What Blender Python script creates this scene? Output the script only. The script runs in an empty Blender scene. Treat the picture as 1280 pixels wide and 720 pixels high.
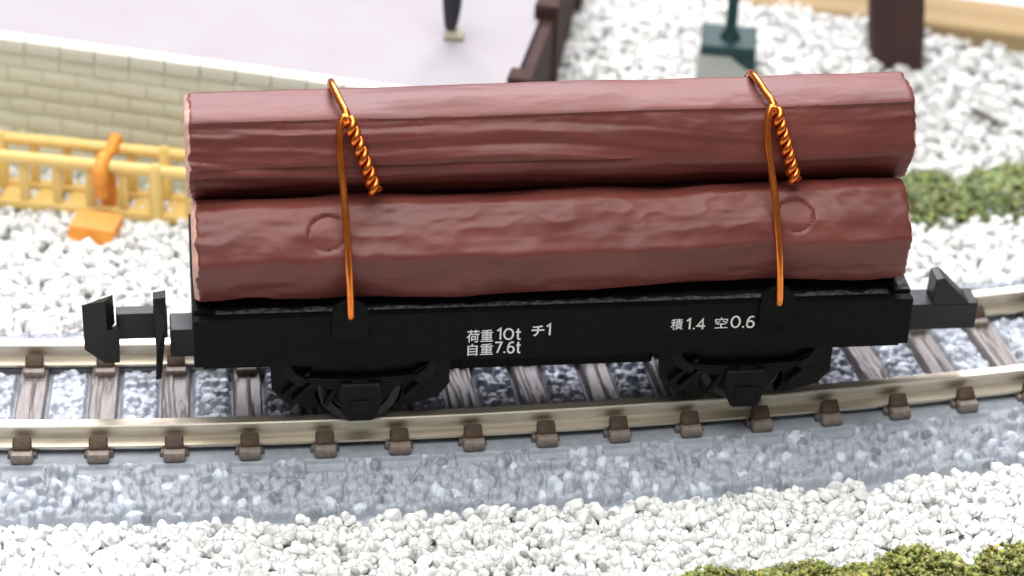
import bpy, bmesh, math, random
import numpy as np
from mathutils import Vector, Matrix
random.seed(7); RNG = np.random.default_rng(11)
S = 0.001                      # every length below is written in millimetres; the scene is in metres
scene = bpy.context.scene
COL = scene.collection

# ------------------------------------------------------------------ camera
CAM_O = np.array([-30.05119982, -150.84160122, 102.07566112])
CAM_R = np.array([0.98634159, -0.1595105, 0.04106905])
CAM_U = np.array([0.04892778, 0.52182132, 0.8516505])
CAM_F = np.array([0.15727791, 0.8380089, -0.52249856])
FPX = 3307.04
cd = bpy.data.cameras.new('camera'); cam = bpy.data.objects.new('camera', cd); COL.objects.link(cam)
m = Matrix.Identity(4)
for i in range(3):
    m[i][0] = CAM_R[i]; m[i][1] = CAM_U[i]; m[i][2] = -CAM_F[i]; m[i][3] = CAM_O[i]*S
cam.matrix_world = m
cd.sensor_width = 36; cd.lens = FPX*36/1280
cd.clip_start = 0.005; cd.clip_end = 20
cd.dof.use_dof = True; cd.dof.focus_distance = 0.1742; cd.dof.aperture_fstop = 42
scene.camera = cam

# ------------------------------------------------------------------ room light
world = bpy.data.worlds.new('World'); scene.world = world; world.use_nodes = True
bg = world.node_tree.nodes['Background']
bg.inputs[0].default_value = (0.90, 0.90, 0.92, 1); bg.inputs[1].default_value = 0.24

def area_lamp(name, loc, target, sx, sy, power, color):
    l = bpy.data.lights.new(name, 'AREA'); l.shape = 'RECTANGLE'; l.size = sx; l.size_y = sy
    l.energy = power; l.color = color
    o = bpy.data.objects.new(name, l); COL.objects.link(o); o.location = loc
    d = Vector(target) - Vector(loc); o.rotation_euler = d.to_track_quat('-Z', 'Y').to_euler()
    return o
area_lamp('desk_lamp', (-0.05, -0.03, 0.36), (0, -0.02, 0), 0.42, 0.30, 2.7, (1.0, 0.98, 0.95))
area_lamp('window_light', (0.10, 1.25, 1.15), (0, 0, 0), 1.1, 0.7, 38.0, (0.97, 0.92, 1.0))
scene.view_settings.view_transform = 'Standard'; scene.view_settings.look = 'None'
scene.view_settings.exposure = -0.12; scene.view_settings.gamma = 1.0

# ------------------------------------------------------------------ pixel helpers (1280x720 photograph -> mm)
def ray(px, py): return CAM_F + (px-640)/FPX*CAM_R + (360-py)/FPX*CAM_U
def onz(px, py, z):
    d = ray(px, py); return CAM_O + d*((z-CAM_O[2])/d[2])
def ss(a, b, x):
    t = np.clip((x-a)/(b-a), 0, 1); return t*t*(3-2*t)
def ground_z(x, y):
    return -2.7 + 6.0*ss(26, 52, y)*ss(-6, 10, x) + 0.0*x
def hit(px, py, dz=0.0):
    d = ray(px, py); t = 120.0
    for i in range(400):
        p = CAM_O + d*t
        g = float(ground_z(p[0], p[1])) + dz
        if p[2] <= g+1e-3: break
        t += max((p[2]-g)*0.7, 0.01)
    return p
AL = -0.035; CX0 = 0.45            # the wagon's own frame
def car_w(x, y, z):
    x += CX0
    return np.array([x*math.cos(AL)-y*math.sin(AL), x*math.sin(AL)+y*math.cos(AL), z])
def on_car(px, py, yy):            # pixel -> wagon coordinates on the wagon plane y = yy
    n = np.array([-math.sin(AL), math.cos(AL), 0.0])
    d = ray(px, py); t = (yy - CAM_O@n)/(d@n); P = CAM_O + d*t
    return (P[0]*math.cos(AL)+P[1]*math.sin(AL)-CX0, yy, P[2])
R_TRACK = 381.05; PITCH = 4.9182; PHASE = -34.5017; RAIL_TOP = 1.5
def arc(s, y, z):
    a = s/R_TRACK; r = R_TRACK-y
    return (r*math.sin(a), R_TRACK-r*math.cos(a), z)

# ------------------------------------------------------------------ materials
def mat(name, color, rough=0.5, metal=0.0, spec=0.5, var=None, var_scale=1.0, var_stretch=(1,1,1), bump=0.0,
        bump_scale=2.0, bump_stretch=(1,1,1), attr=None, sss=0.0, coat=0.0, detail=4.0, rough_var=0.0):
    M = bpy.data.materials.new(name); M.use_nodes = True
    nt = M.node_tree; N = nt.nodes; L = nt.links
    b = N['Principled BSDF']
    b.inputs['Base Color'].default_value = (*color, 1); b.inputs['Roughness'].default_value = rough
    b.inputs['Metallic'].default_value = metal; b.inputs['Specular IOR Level'].default_value = spec
    if coat: b.inputs['Coat Weight'].default_value = coat; b.inputs['Coat Roughness'].default_value = 0.25
    if sss:
        b.inputs['Subsurface Weight'].default_value = sss
        b.inputs['Subsurface Radius'].default_value = (0.9, 0.9, 0.9); b.inputs['Subsurface Scale'].default_value = 0.0006
    tc = N.new('ShaderNodeTexCoord')
    def noise(scale, stretch, det=detail):
        mp = N.new('ShaderNodeMapping'); L.new(tc.outputs['Object'], mp.inputs[0])
        mp.inputs['Scale'].default_value = tuple(1000*scale*k for k in stretch)
        n = N.new('ShaderNodeTexNoise'); n.inputs['Scale'].default_value = 1.0; n.inputs['Detail'].default_value = det
        n.inputs['Roughness'].default_value = 0.6
        L.new(mp.outputs[0], n.inputs['Vector']); return n.outputs['Fac']
    csock = None
    if var is not None:
        f = noise(var_scale, var_stretch)
        cr = N.new('ShaderNodeValToRGB'); cr.color_ramp.elements[0].position = 0.32; cr.color_ramp.elements[1].position = 0.68
        cr.color_ramp.elements[0].color = (*var, 1); cr.color_ramp.elements[1].color = (*color, 1)
        L.new(f, cr.inputs[0]); csock = cr.outputs[0]
        if rough_var:
            mr = N.new('ShaderNodeMapRange'); L.new(f, mr.inputs[0])
            mr.inputs['To Min'].default_value = rough-rough_var; mr.inputs['To Max'].default_value = rough+rough_var
            L.new(mr.outputs[0], b.inputs['Roughness'])
    if attr:                                           # per-piece tint stored on the mesh
        a = N.new('ShaderNodeAttribute'); a.attribute_name = attr
        mx = N.new('ShaderNodeMix'); mx.data_type = 'RGBA'; mx.blend_type = 'MULTIPLY'; mx.inputs[0].default_value = 1.0
        if csock: L.new(csock, mx.inputs[6])
        else: mx.inputs[6].default_value = (*color, 1)
        L.new(a.outputs['Color'], mx.inputs[7]); csock = mx.outputs[2]
    if csock: L.new(csock, b.inputs['Base Color'])
    if bump:
        f = noise(bump_scale, bump_stretch, 6.0)
        bp = N.new('ShaderNodeBump'); bp.inputs['Strength'].default_value = 0.8; bp.inputs['Distance'].default_value = bump*S
        L.new(f, bp.inputs['Height']); L.new(bp.outputs[0], b.inputs['Normal'])
    return M

M_GRAVEL = mat('white_gravel', (0.885, 0.90, 0.90), 0.6, spec=0.3, var=(0.84, 0.855, 0.865), var_scale=0.9, bump=0.05, bump_scale=5, attr='tint', sss=0.6)
M_GLUE = mat('gravel_bed', (0.70, 0.70, 0.69), 0.7, var=(0.55, 0.55, 0.55), var_scale=1.0, bump=0.1)
M_BALLAST = mat('ballast_plastic', (0.375, 0.41, 0.465), 0.40, var=(0.30, 0.33, 0.38), var_scale=1.6, bump=0.05, bump_scale=5, attr='tint', spec=0.45)
M_SLEEPER = mat('sleeper_plastic', (0.235, 0.215, 0.20), 0.40, var=(0.13, 0.11, 0.105), var_scale=2.2, var_stretch=(1.6, 0.16, 1), bump=0.05, bump_scale=5, bump_stretch=(1.5, .2, 1))
M_LUMP = mat('sleeper_end_plastic', (0.27, 0.225, 0.19), 0.5, var=(0.17, 0.135, 0.11), var_scale=2, bump=0.05, bump_scale=5)
M_CLIP = mat('tie_plate_plastic', (0.085, 0.055, 0.036), 0.6, spec=.3, var=(0.055, 0.034, 0.022), var_scale=3, bump=0.04, bump_scale=6)
M_RAIL = mat('nickel_silver', (0.74, 0.68, 0.56), 0.36, metal=0.75, var=(0.56, 0.50, 0.40), var_scale=0.7, var_stretch=(0.25, 1, 2), bump=0.01, bump_scale=8, rough_var=0.1)
M_GEAR = mat('running_gear_plastic', (0.004, 0.0046, 0.0042), 0.45, spec=0.11, var=(0.007, 0.0078, 0.007), var_scale=1.2, bump=0.03, bump_scale=5)
M_BLACK = mat('black_plastic', (0.0035, 0.0042, 0.0038), 0.5, spec=0.07, var=(0.006, 0.0066, 0.006), var_scale=1.4, bump=0.018, bump_scale=7, rough_var=0.08)
M_DECK = mat('deck_plastic', (0.011, 0.012, 0.0115), 0.6, spec=0.35, var=(0.02, 0.021, 0.02), var_scale=2.0, var_stretch=(.4, 2, 1), bump=0.05, bump_scale=6)
M_COUPLER = mat('coupler_plastic', (0.007, 0.007, 0.0078), 0.40, spec=0.3, var=(0.010, 0.010, 0.011), var_scale=1.4, bump=0.018, bump_scale=7, rough_var=0.08)
M_DUST = mat('dusty_edge', (0.17, 0.17, 0.165), 0.85, spec=0.2, var=(0.02, 0.02, 0.02), var_scale=2.4, bump=0.05, bump_scale=8)
M_WHEEL = mat('wheel_steel', (0.012, 0.012, 0.013), 0.45, metal=0.2)
M_PRINT = mat('white_print', (0.78, 0.80, 0.78), 0.6, var=(0.60, 0.62, 0.60), var_scale=5)
M_LOG = mat('log_plastic', (0.170, 0.045, 0.036), 0.44, spec=0.36, var=(0.115, 0.030, 0.024), var_scale=0.35, var_stretch=(0.3, 1, 1), bump=0.02, bump_scale=2.5, bump_stretch=(.35, 1, 1), rough_var=0.07)
M_LOG_END = mat('log_cut_face', (0.70, 0.43, 0.35), 0.55, var=(0.58, 0.34, 0.27), var_scale=0.7, bump=0.05, bump_scale=2, sss=0.1)
M_COPPER = mat('copper_wire', (0.80, 0.24, 0.05), 0.26, metal=0.95, var=(0.62, 0.16, 0.03), var_scale=1.2)
M_BLOCK = mat('wall_block', (0.74, 0.755, 0.63), 0.6, var=(0.69, 0.705, 0.58), var_scale=0.6, bump=0.04, bump_scale=3)
M_COPING = mat('coping_block', (0.70, 0.70, 0.60), 0.55, var=(0.64, 0.635, 0.53), var_scale=0.6, bump=0.04, bump_scale=3)
M_PLAZA = mat('plaza_card', (0.385, 0.366, 0.39), 0.8, spec=0.15, var=(0.365, 0.34, 0.37), var_scale=0.12, bump=0.02, bump_scale=2)
M_YELLOW = mat('yellow_plastic', (0.82, 0.60, 0.22), 0.55, var=(0.75, 0.53, 0.17), var_scale=0.4, sss=0.2)
M_ORANGE = mat('orange_plastic', (0.86, 0.36, 0.05), 0.5, var=(0.78, 0.29, 0.035), var_scale=0.7, sss=0.2, bump=0.05, bump_scale=2)
M_TIMBER = mat('dark_timber', (0.060, 0.030, 0.026), 0.7, spec=.2, var=(0.040, 0.020, 0.017), var_scale=0.5, bump=0.05, bump_scale=2)
M_POST = mat('brown_post', (0.080, 0.040, 0.038), 0.75, spec=.2, var=(0.055, 0.030, 0.030), var_scale=0.6, var_stretch=(1, 1, .25), bump=0.1, bump_scale=1.2, bump_stretch=(1, 1, .25))
M_TEAL = mat('teal_paint', (0.008, 0.040, 0.038), 0.5, spec=.3, var=(0.012, 0.05, 0.05), var_scale=0.6, bump=0.05, bump_scale=1.5)
M_BASE = mat('grey_green_plastic', (0.40, 0.43, 0.39), 0.5, var=(0.35, 0.38, 0.35), var_scale=0.4)
M_PLANK = mat('pine_board', (0.40, 0.29, 0.15), 0.7, spec=.2, var=(0.30, 0.21, 0.10), var_scale=0.35, var_stretch=(.12, 1.5, 1), bump=0.05, bump_scale=1, bump_stretch=(.1, 1, 1))
M_FLOOR = mat('dark_table', (0.035, 0.022, 0.016), 0.5, var=(0.025, 0.016, 0.012), var_scale=0.02)
M_MOSS = mat('olive_foam', (0.36, 0.38, 0.12), 0.85, spec=0.2, attr='tint')
M_MOSS2 = mat('green_foam', (0.26, 0.31, 0.13), 0.85, spec=0.2, attr='tint')
M_TROUSER = mat('navy_cloth', (0.032, 0.034, 0.052), 0.7, var=(0.025, 0.027, 0.04), var_scale=1)
M_SKIN = mat('figure_skin', (0.66, 0.42, 0.30), 0.55)
M_SHIRT = mat('figure_shirt', (0.55, 0.52, 0.46), 0.6, var=(0.5, 0.47, 0.41), var_scale=1)
M_SHOE = mat('figure_shoe', (0.62, 0.57, 0.44), 0.5)
M_SOLE = mat('figure_sole', (0.085, 0.065, 0.03), 0.6)
M_HAIR = mat('figure_hair', (0.02, 0.015, 0.012), 0.5)
M_TWIG = mat('dark_twig', (0.13, 0.12, 0.105), 0.7)

# ------------------------------------------------------------------ mesh helpers
def link(name, me, material, parent=None, smooth=None, origin=None):
    if material: me.materials.append(material)
    o = bpy.data.objects.new(name, me); COL.objects.link(o)
    if parent is not None: o.parent = parent
    if smooth is not None:
        me.polygons.foreach_set('use_smooth', [True]*len(me.polygons))
        if smooth < 179: me.set_sharp_from_angle(angle=math.radians(smooth))
    return o
def from_bm(name, bm, material, parent=None, smooth=None):
    bmesh.ops.recalc_face_normals(bm, faces=bm.faces[:])
    me = bpy.data.meshes.new(name)
    for v in bm.verts: v.co *= S
    bm.to_mesh(me); bm.free(); me.update()
    return link(name, me, material, parent, smooth)
def from_np(name, V, F, material, parent=None, smooth=None, tint=None):
    V = np.asarray(V, np.float32)*S; F = np.asarray(F, np.int32)
    me = bpy.data.meshes.new(name); n = F.shape[1]
    me.vertices.add(len(V)); me.vertices.foreach_set('co', V.ravel())
    me.loops.add(F.size); me.loops.foreach_set('vertex_index', F.ravel())
    me.polygons.add(len(F)); me.polygons.foreach_set('loop_start', np.arange(0, F.size, n, dtype=np.int32))
    me.polygons.foreach_set('loop_total', np.full(len(F), n, np.int32))
    me.update(calc_edges=True); me.validate()
    if tint is not None:
        a = me.attributes.new('tint', 'FLOAT_COLOR', 'POINT')
        c = np.ones((len(V), 4), np.float32); c[:, :3] = tint; a.data.foreach_set('color', c.ravel())
    return link(name, me, material, parent, smooth)
def box(bm, x0, x1, y0, y1, z0, z1, bevel=0.0):
    r = bmesh.ops.create_cube(bm, size=1.0)
    for v in r['verts']:
        v.co = Vector(((x0+x1)/2+v.co.x*(x1-x0), (y0+y1)/2+v.co.y*(y1-y0), (z0+z1)/2+v.co.z*(z1-z0)))
    if bevel:
        es = list({e for v in r['verts'] for e in v.link_edges})
        bmesh.ops.bevel(bm, geom=es, offset=bevel, segments=2, affect='EDGES', profile=0.5)
def prism(bm, pts, axis, a, b, bevel=0.0):
    """closed outline pts (2-D) extruded along axis from a to b"""
    def mk(p, t):
        if axis == 'y': return (p[0], t, p[1])
        if axis == 'x': return (t, p[0], p[1])
        return (p[0], p[1], t)
    A = [bm.verts.new(mk(p, a)) for p in pts]; B = [bm.verts.new(mk(p, b)) for p in pts]
    n = len(pts); fs = [bm.faces.new(A), bm.faces.new(B[::-1])]
    for i in range(n): fs.append(bm.faces.new((A[i], B[i], B[(i+1) % n], A[(i+1) % n])))
    if bevel:
        es = list({e for f in fs for e in f.edges})
        bmesh.ops.bevel(bm, geom=es, offset=bevel, segments=1, affect='EDGES')
def hull(bm, pts):
    vs = [bm.verts.new(p) for p in pts]
    r = bmesh.ops.convex_hull(bm, input=vs)
    dead = [g for g in r['geom_interior'] if isinstance(g, bmesh.types.BMVert)]
    if dead: bmesh.ops.delete(bm, geom=dead, context='VERTS')
def tube(bm, pts, r, seg=10, caps=True):
    P = [Vector(p) for p in pts]; n = len(P)
    rad = r if isinstance(r, (list, tuple)) else [r]*n
    t0 = (P[1]-P[0]).normalized(); u = t0.orthogonal().normalized(); rings = []
    for i in range(n):
        t = (P[min(i+1, n-1)]-P[max(i-1, 0)]).normalized()
        u = (u - t*u.dot(t)).normalized(); w = t.cross(u)
        rings.append([bm.verts.new(P[i]+(u*math.cos(2*math.pi*k/seg)+w*math.sin(2*math.pi*k/seg))*rad[i]) for k in range(seg)])
    for i in range(n-1):
        for k in range(seg): bm.faces.new((rings[i][k], rings[i][(k+1) % seg], rings[i+1][(k+1) % seg], rings[i+1][k]))
    if caps: bm.faces.new(rings[0][::-1]); bm.faces.new(rings[-1])
def spline(pts, n=8):
    P = [np.array(p, float) for p in pts]; P = [2*P[0]-P[1]]+P+[2*P[-1]-P[-2]]; out = []
    for i in range(1, len(P)-2):
        for k in range(n):
            t = k/n; a, b, c, d = P[i-1:i+3]
            out.append(tuple(0.5*((2*b)+(-a+c)*t+(2*a-5*b+4*c-d)*t*t+(-a+3*b-3*c+d)*t**3)))
    out.append(tuple(P[-2])); return out
def cyl(bm, p0, p1, r, seg=24): tube(bm, [p0, p1], r, seg)
def tag(o, label=None, cat=None, group=None, kind=None):
    if label: o['label'] = label
    if cat: o['category'] = cat
    if group: o['group'] = group
    if kind: o['kind'] = kind
    return o
def thing(name, loc, label, cat, group=None, rz=0.0):
    o = bpy.data.objects.new(name, None); COL.objects.link(o)
    o.location = Vector(loc)*S; o.rotation_euler = (0, 0, rz); o.empty_display_size = 0.003
    return tag(o, label, cat, group)
def bm_from(fn, *a, **k):
    bm = bmesh.new(); fn(bm, *a, **k); return bm

# value noise on numpy arrays
_T = RNG.random((64, 64, 64))
def vnoise(x, y, z=0.0):
    x = np.asarray(x, float); y = np.asarray(y, float); z = np.zeros_like(x)+z
    xi, yi, zi = np.floor(x).astype(int), np.floor(y).astype(int), np.floor(z).astype(int)
    fx, fy, fz = x-xi, y-yi, z-zi
    fx, fy, fz = [f*f*(3-2*f) for f in (fx, fy, fz)]
    def T(a, b, c): return _T[a % 64, b % 64, c % 64]
    def lerp(a, b, t): return a+(b-a)*t
    return lerp(lerp(lerp(T(xi, yi, zi), T(xi+1, yi, zi), fx), lerp(T(xi, yi+1, zi), T(xi+1, yi+1, zi), fx), fy),
                lerp(lerp(T(xi, yi, zi+1), T(xi+1, yi, zi+1), fx), lerp(T(xi, yi+1, zi+1), T(xi+1, yi+1, zi+1), fx), fy), fz)
def fbm(x, y, z=0.0, o=4):
    s = 0; a = .5
    for k in range(o): s = s+a*vnoise(x*2**k+17*k, y*2**k+31*k, z+7*k); a *= .5
    return s

def ico(sub):
    bm = bmesh.new(); bmesh.ops.create_icosphere(bm, subdivisions=sub, radius=1.0)
    V = np.array([v.co[:] for v in bm.verts]); F = np.array([[v.index for v in f.verts] for f in bm.faces]); bm.free()
    return V, F
def rand_rot(n):
    q = RNG.normal(size=(n, 4)); q /= np.linalg.norm(q, axis=1)[:, None]; w, x, y, z = q.T
    return np.stack([np.stack([1-2*(y*y+z*z), 2*(x*y-z*w), 2*(x*z+y*w)], -1), np.stack([2*(x*y+z*w), 1-2*(x*x+z*z), 2*(y*z-x*w)], -1),
                     np.stack([2*(x*z-y*w), 2*(y*z+x*w), 1-2*(x*x+y*y)], -1)], 1)
def scatter(name, P, R, material, sub=2, rough=0.16, aniso=0.25, tint=None, smooth=None, variants=8, parent=None, flat=None):
    """many irregular pebbles joined into one mesh: P centres, R radii"""
    V0, F0 = ico(sub); n = len(P); nv = len(V0)
    var = []
    for k in range(variants):
        s = RNG.normal(size=(10, 3)); s /= np.linalg.norm(s, axis=1)[:, None]
        d = np.ones(nv)
        for c in s[:7]: d = np.minimum(d, (0.55+0.27*RNG.random())/np.maximum(V0@c, 1e-3)) if rough > 0 else d
        d = np.clip(d, 0.5, 1)*(1+rough*0.5*(RNG.random(nv)-.5)) if rough < 1 else 0.25+1.5*RNG.random(nv)**2
        var.append(V0*d[:, None])
    var = np.array(var)[RNG.integers(0, variants, n)]
    sc = 1+aniso*(RNG.random((n, 1, 3))*2-1)
    M = rand_rot(n)
    W = np.einsum('nij,nkj->nki', M, var*sc)*R[:, None, None]
    if flat: W[:, :, 2] *= flat
    W += P[:, None, :]
    F = (F0[None]+(np.arange(n)*nv)[:, None, None]).reshape(-1, 3)
    if tint is not None: tint = np.repeat(tint, nv, axis=0)
    return from_np(name, W.reshape(-1, 3), F, material, parent, smooth, tint)

# ================================================================== SETTING
# --- terrain under the gravel
xs = np.linspace(-110, 150, 130); ys = np.linspace(-70, 68, 100)
X, Y = np.meshgrid(xs, ys); Z = ground_z(X, Y)-0.35+0.5*(fbm(X*.3, Y*.3)-.5)
trackdist = np.abs(np.hypot(X, Y-R_TRACK)-R_TRACK)
Z = np.where(trackdist < 13, np.minimum(Z, -3.3), Z)
nx, ny = len(xs), len(ys); idx = np.arange(nx*ny).reshape(ny, nx)
F = np.stack([idx[:-1, :-1], idx[:-1, 1:], idx[1:, 1:], idx[1:, :-1]], -1).reshape(-1, 4)
tag(from_np('ground', np.stack([X, Y, Z], -1).reshape(-1, 3), F, M_GLUE, smooth=180), kind='structure')
# --- dark table round the layout
bm = bmesh.new(); box(bm, -900, 900, -700, 900, -12, -6)
tag(from_bm('table_top', bm, M_FLOOR), kind='structure')

# --- raised plaza behind, with its front (wall) line and right (timber) line
ZP = 8.8
w0 = onz(0, 62, ZP-1.0)[:2]; w1 = onz(320, 106, ZP-1.0)[:2]
wd = (w1-w0)/np.linalg.norm(w1-w0); wn = np.array([wd[1], -wd[0]])        # wn points to the camera
e0 = onz(650, 103, ZP)[:2]; e1 = onz(684, 18, ZP)[:2]
ed = (e1-e0)/np.linalg.norm(e1-e0); en = np.array([ed[1], -ed[0]])          # points right, away from the plaza
A = np.array([wd, -ed]).T; tt = np.linalg.solve(A, e0-w0); corner = w0+wd*tt[0]
pa = w0-wd*70; pb = corner; pc = e1+ed*60; pd = pc+np.array([-150, 30]); pe = pa+np.array([-10, 60])
bm = bmesh.new(); ins = 0.9
pl = [pa-wn*ins, pb-wn*ins-en*0.5, pc-en*0.5, pa-wn*ins-wn*70]
prism(bm, [tuple(p) for p in pl], 'z', -4.0, ZP)
tag(from_bm('pavement', bm, M_PLAZA), kind='structure')

# --- block retaining wall
def local_frame(o2, d2, n2):           # maps (along, out, up) to world
    return lambda a, o, z: (o2[0]+d2[0]*a+n2[0]*o, o2[1]+d2[1]*a+n2[1]*o, z)
WF = local_frame(w0, wd, wn)
wlen = tt[0]
wall = thing('retaining_wall', WF(10, 0, -3.2), 'beige block retaining wall with pale coping stones below the lilac paved terrace', 'wall')
wall.rotation_euler.z = math.atan2(wd[1], wd[0])
# wall-local: x along, -y towards the camera
def wbox(x0, x1, y0, y1, z0, z1, bv): bm = bmesh.new(); box(bm, x0, x1, y0, y1, z0+3.2, z1+3.2, bv); return bm
WX = 10.0
core = wbox(-40-WX, wlen-0.15-WX, 0.13, 0.85, -3.9, ZP-0.95, 0); from_bm('mortar_core', core, M_BLOCK, wall)
BW, BH = 2.86, 1.36
zc = ZP-1.0; proto = {}
def place_block(name, key, mk, x, z, mt, smooth=40):
    if key not in proto: o = from_bm(name, mk(), mt, wall, smooth); proto[key] = o.data
    else: o = bpy.data.objects.new(name, proto[key]); COL.objects.link(o); o.parent = wall
    o.location = Vector((x-WX, 0, z+3.2))*S
    return o
def block_bm():
    bm = bmesh.new(); box(bm, 0.03, BW-0.03, -0.02, 0.7, 0.03, BH-0.03, 0.06); return bm
def vent_bm():                          # rough-dressed block with slanted chisel cuts
    bm = bmesh.new(); box(bm, 0.03, BW-0.03, 0.14, 0.7, 0.03, BH-0.03, 0.05)
    for (x0, z0) in ((0.15, 0.15), (0.95, 0.12), (1.75, 0.15)):
        prism(bm, [(x0, z0), (x0+.38, z0), (x0+1.0, z0+.62), (x0+1.0, z0+1.0), (x0+.6, z0+1.0), (x0, z0+.4)], 'y', -0.1, 0.16)
    return bm
row = 0; z = zc
while z > -3.0:
    z -= BH; row += 1
    off = (0.0 if row % 2 else BW/2)-0.9
    k0 = int(-22/BW)
    k = k0
    while True:
        x = off+k*BW
        if x+BW > wlen-0.3: break
        vent = (row == 6 and k % 2 == 0)
        o = place_block('vent_block' if vent else 'block', 'v' if vent else 'b', vent_bm if vent else block_bm, x, z, M_BLOCK)
        o.location.y += RNG.uniform(-.03, .03)*S
        k += 1
def coping_bm():
    bm = bmesh.new(); box(bm, 0.035, BW-0.035, -0.28, 1.05, 0.0, 1.14, 0.13); return bm
k = -9
while k*BW-0.7+BW < wlen+.5:
    o = place_block('coping_stone', 'c', coping_bm, k*BW-0.7, zc+.005, M_COPING)
    o.location.y += RNG.uniform(-.04, .04)*S; o.rotation_euler.z = RNG.uniform(-.012, .012); k += 1

# --- dark timber edging along the right side of the plaza
edge = thing('timber_edging', (e0[0], e0[1], ground_z(*e0)-1), 'dark brown timber edging with square posts beside the lilac terrace', 'edging')
eloc = Vector((e0[0], e0[1], float(ground_z(*e0)-1)))
def edge_part(name, pts, z0, z1, bv=0.1):
    bm = bmesh.new(); prism(bm, [(p[0]-eloc.x, p[1]-eloc.y) for p in pts], 'z', z0-eloc.z, z1-eloc.z, bv)
    return from_bm(name, bm, M_TIMBER, edge)
elen = np.linalg.norm(e1-e0)
def quad(o, d, n, a0, a1, b0, b1): return [o+d*a0+n*b0, o+d*a1+n*b0, o+d*a1+n*b1, o+d*a0+n*b1]
for i in range(-1, 5):
    a = elen*(i*1.0)
    edge_part('beam', quad(e0, ed, en, a+1.0, a+elen-1.0, -0.2, 0.8), 0.0, ZP+0.1)
    edge_part('post', quad(e0, ed, en, a-1.0-.2*(i % 2), a+1.0, -0.9, 1.1), -1.0, ZP+0.8+.5*(i % 2), 0.15)

# --- gravel
BB0 = onz(985, 8, 4.0)[:2]; BB1 = onz(1280, 44, 4.0)[:2]; BBN = np.array([-(BB1-BB0)[1], (BB1-BB0)[0]]); BBN /= np.linalg.norm(BBN)
def keep_out(P):
    x, y = P[:, 0], P[:, 1]
    td = np.abs(np.hypot(x, y-R_TRACK)-R_TRACK)
    k = td > 11.55
    q = P[:, :2]
    on_pl = ((q-w0)@wn < 0.9) & ((q-e0)@en < 0.6)
    k &= ~(((q-BB0)@BBN > 0.8))
    return k & ~on_pl
def gravel(name, x0, x1, y0, y1, dens, rmin, rmax, lay, extra=None, sub=2):
    n = int((x1-x0)*(y1-y0)*dens)
    P = np.stack([RNG.uniform(x0, x1, n), RNG.uniform(y0, y1, n), np.zeros(n)], 1)
    P = P[keep_out(P)]
    if extra is not None: P = P[extra(P)]
    n = len(P); R = RNG.uniform(rmin, rmax, n)*np.where(RNG.random(n) < .2, 0.7, 1)
    P[:, 2] = ground_z(P[:, 0], P[:, 1]) + RNG.random(n)**1.5*lay + 0.7*(fbm(P[:, 0]*.18, P[:, 1]*.18)-.5)
    t = 0.93+0.07*RNG.random((n, 1)) + np.zeros((n, 3)); t[RNG.random(n) < .05] *= 0.82
    t[:, 2] *= RNG.uniform(.955, 1.0, n)
    grit = RNG.random(n) < .007; t[grit] *= .45; R[grit] *= .6; P[grit, 2] += .35
    return tag(scatter(name, P, R, M_GRAVEL, sub=sub, tint=t, smooth=22, variants=24, aniso=.35), 'loose white gravel chips', 'gravel', kind='stuff')
def front_frame(P): return (P[:, 1] > -27)
gf = gravel('gravel', -47, 48, -25, -9, 7.0, 0.30, 0.62, 0.7, lambda P: np.abs(P[:, 0]) < 44)
gf['label'] = 'bright white gravel along the front edge of the grey ballast'
gb = gravel('gravel', -46, 72, 10, 66, 4.6, 0.34, 0.68, 0.8, lambda P: (P[:, 0]+0.0*P[:, 1] > -46) & (P[:, 0]-0.42*P[:, 1] < 40), sub=1)
gb['label'] = 'white gravel spread behind the track up to the block wall'

# ================================================================== TRACK
track = thing('model_railway_track', arc(0, 0, -3.2), 'curved model railway track with nickel rails on moulded grey ballast', 'railway track')
toff = Vector((0, 0, 3.2))
def tk(o): o.location = Vector((0, 0, 3.2))*S; return o
SA, SB = -50, 52
sv = np.arange(SA, SB, 0.09); yv = np.concatenate([np.arange(-12.2, 12.2, 0.09)])
SS_, YY = np.meshgrid(sv, yv)
ay = np.abs(YY)
prof = np.interp(ay, [0, 6.9, 7.2, 11.0, 11.3, 12.0, 12.25], [-0.75, -0.75, -0.8, -2.35, -2.55, -2.62, -3.3])
cell = 0.62
def pebbles(U, V, cell, seed):
    rng = np.random.default_rng(seed); T = rng.random((128, 128, 4))
    ui, vi = np.floor(U/cell).astype(int), np.floor(V/cell).astype(int); h = np.full(U.shape, -1.0); pid = np.zeros(U.shape)
    for a in (-1, 0, 1):
        for b in (-1, 0, 1):
            t = T[(ui+a) % 128, (vi+b) % 128]
            du = U/cell-(ui+a+0.15+0.7*t[..., 0]); dv = V/cell-(vi+b+0.15+0.7*t[..., 1])
            ang = t[..., 3]*6.28; c, s = np.cos(ang), np.sin(ang)
            d2 = ((du*c+dv*s)/0.82)**2+((-du*s+dv*c)/0.58)**2
            k = (0.55+0.75*t[..., 2])*np.clip(1.25*np.sqrt(np.clip(1-d2, 0, 1)), 0, .8+.3*t[..., 0])+0.12*t[..., 2]*(d2 < 1)
            pid = np.where(k > h, np.mod(t[..., 2]*7.3+t[..., 0]*3.1, 1), pid); h = np.maximum(h, k)
    return np.clip(h, 0, None), pid
hgt, pid = pebbles(SS_, YY, cell, 5)
hg2, _ = pebbles(SS_+40, YY+9, 0.9, 8)
ph = (SS_-PHASE)/PITCH; near_tie = np.abs(ph-np.round(ph))*PITCH
zone = ss(6.9, 7.5, ay)*(1-ss(11.0, 11.4, ay)) + (1-ss(3.6, 3.9, ay))*ss(1.1, 1.4, near_tie)
pad = (ay > 6.8) & (ay < 8.3) & (near_tie < 1.35)
zone = np.where(pad, zone*ss(7.6, 8.3, ay), zone)
inner = 1-ss(3.4, 3.9, ay)
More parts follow.
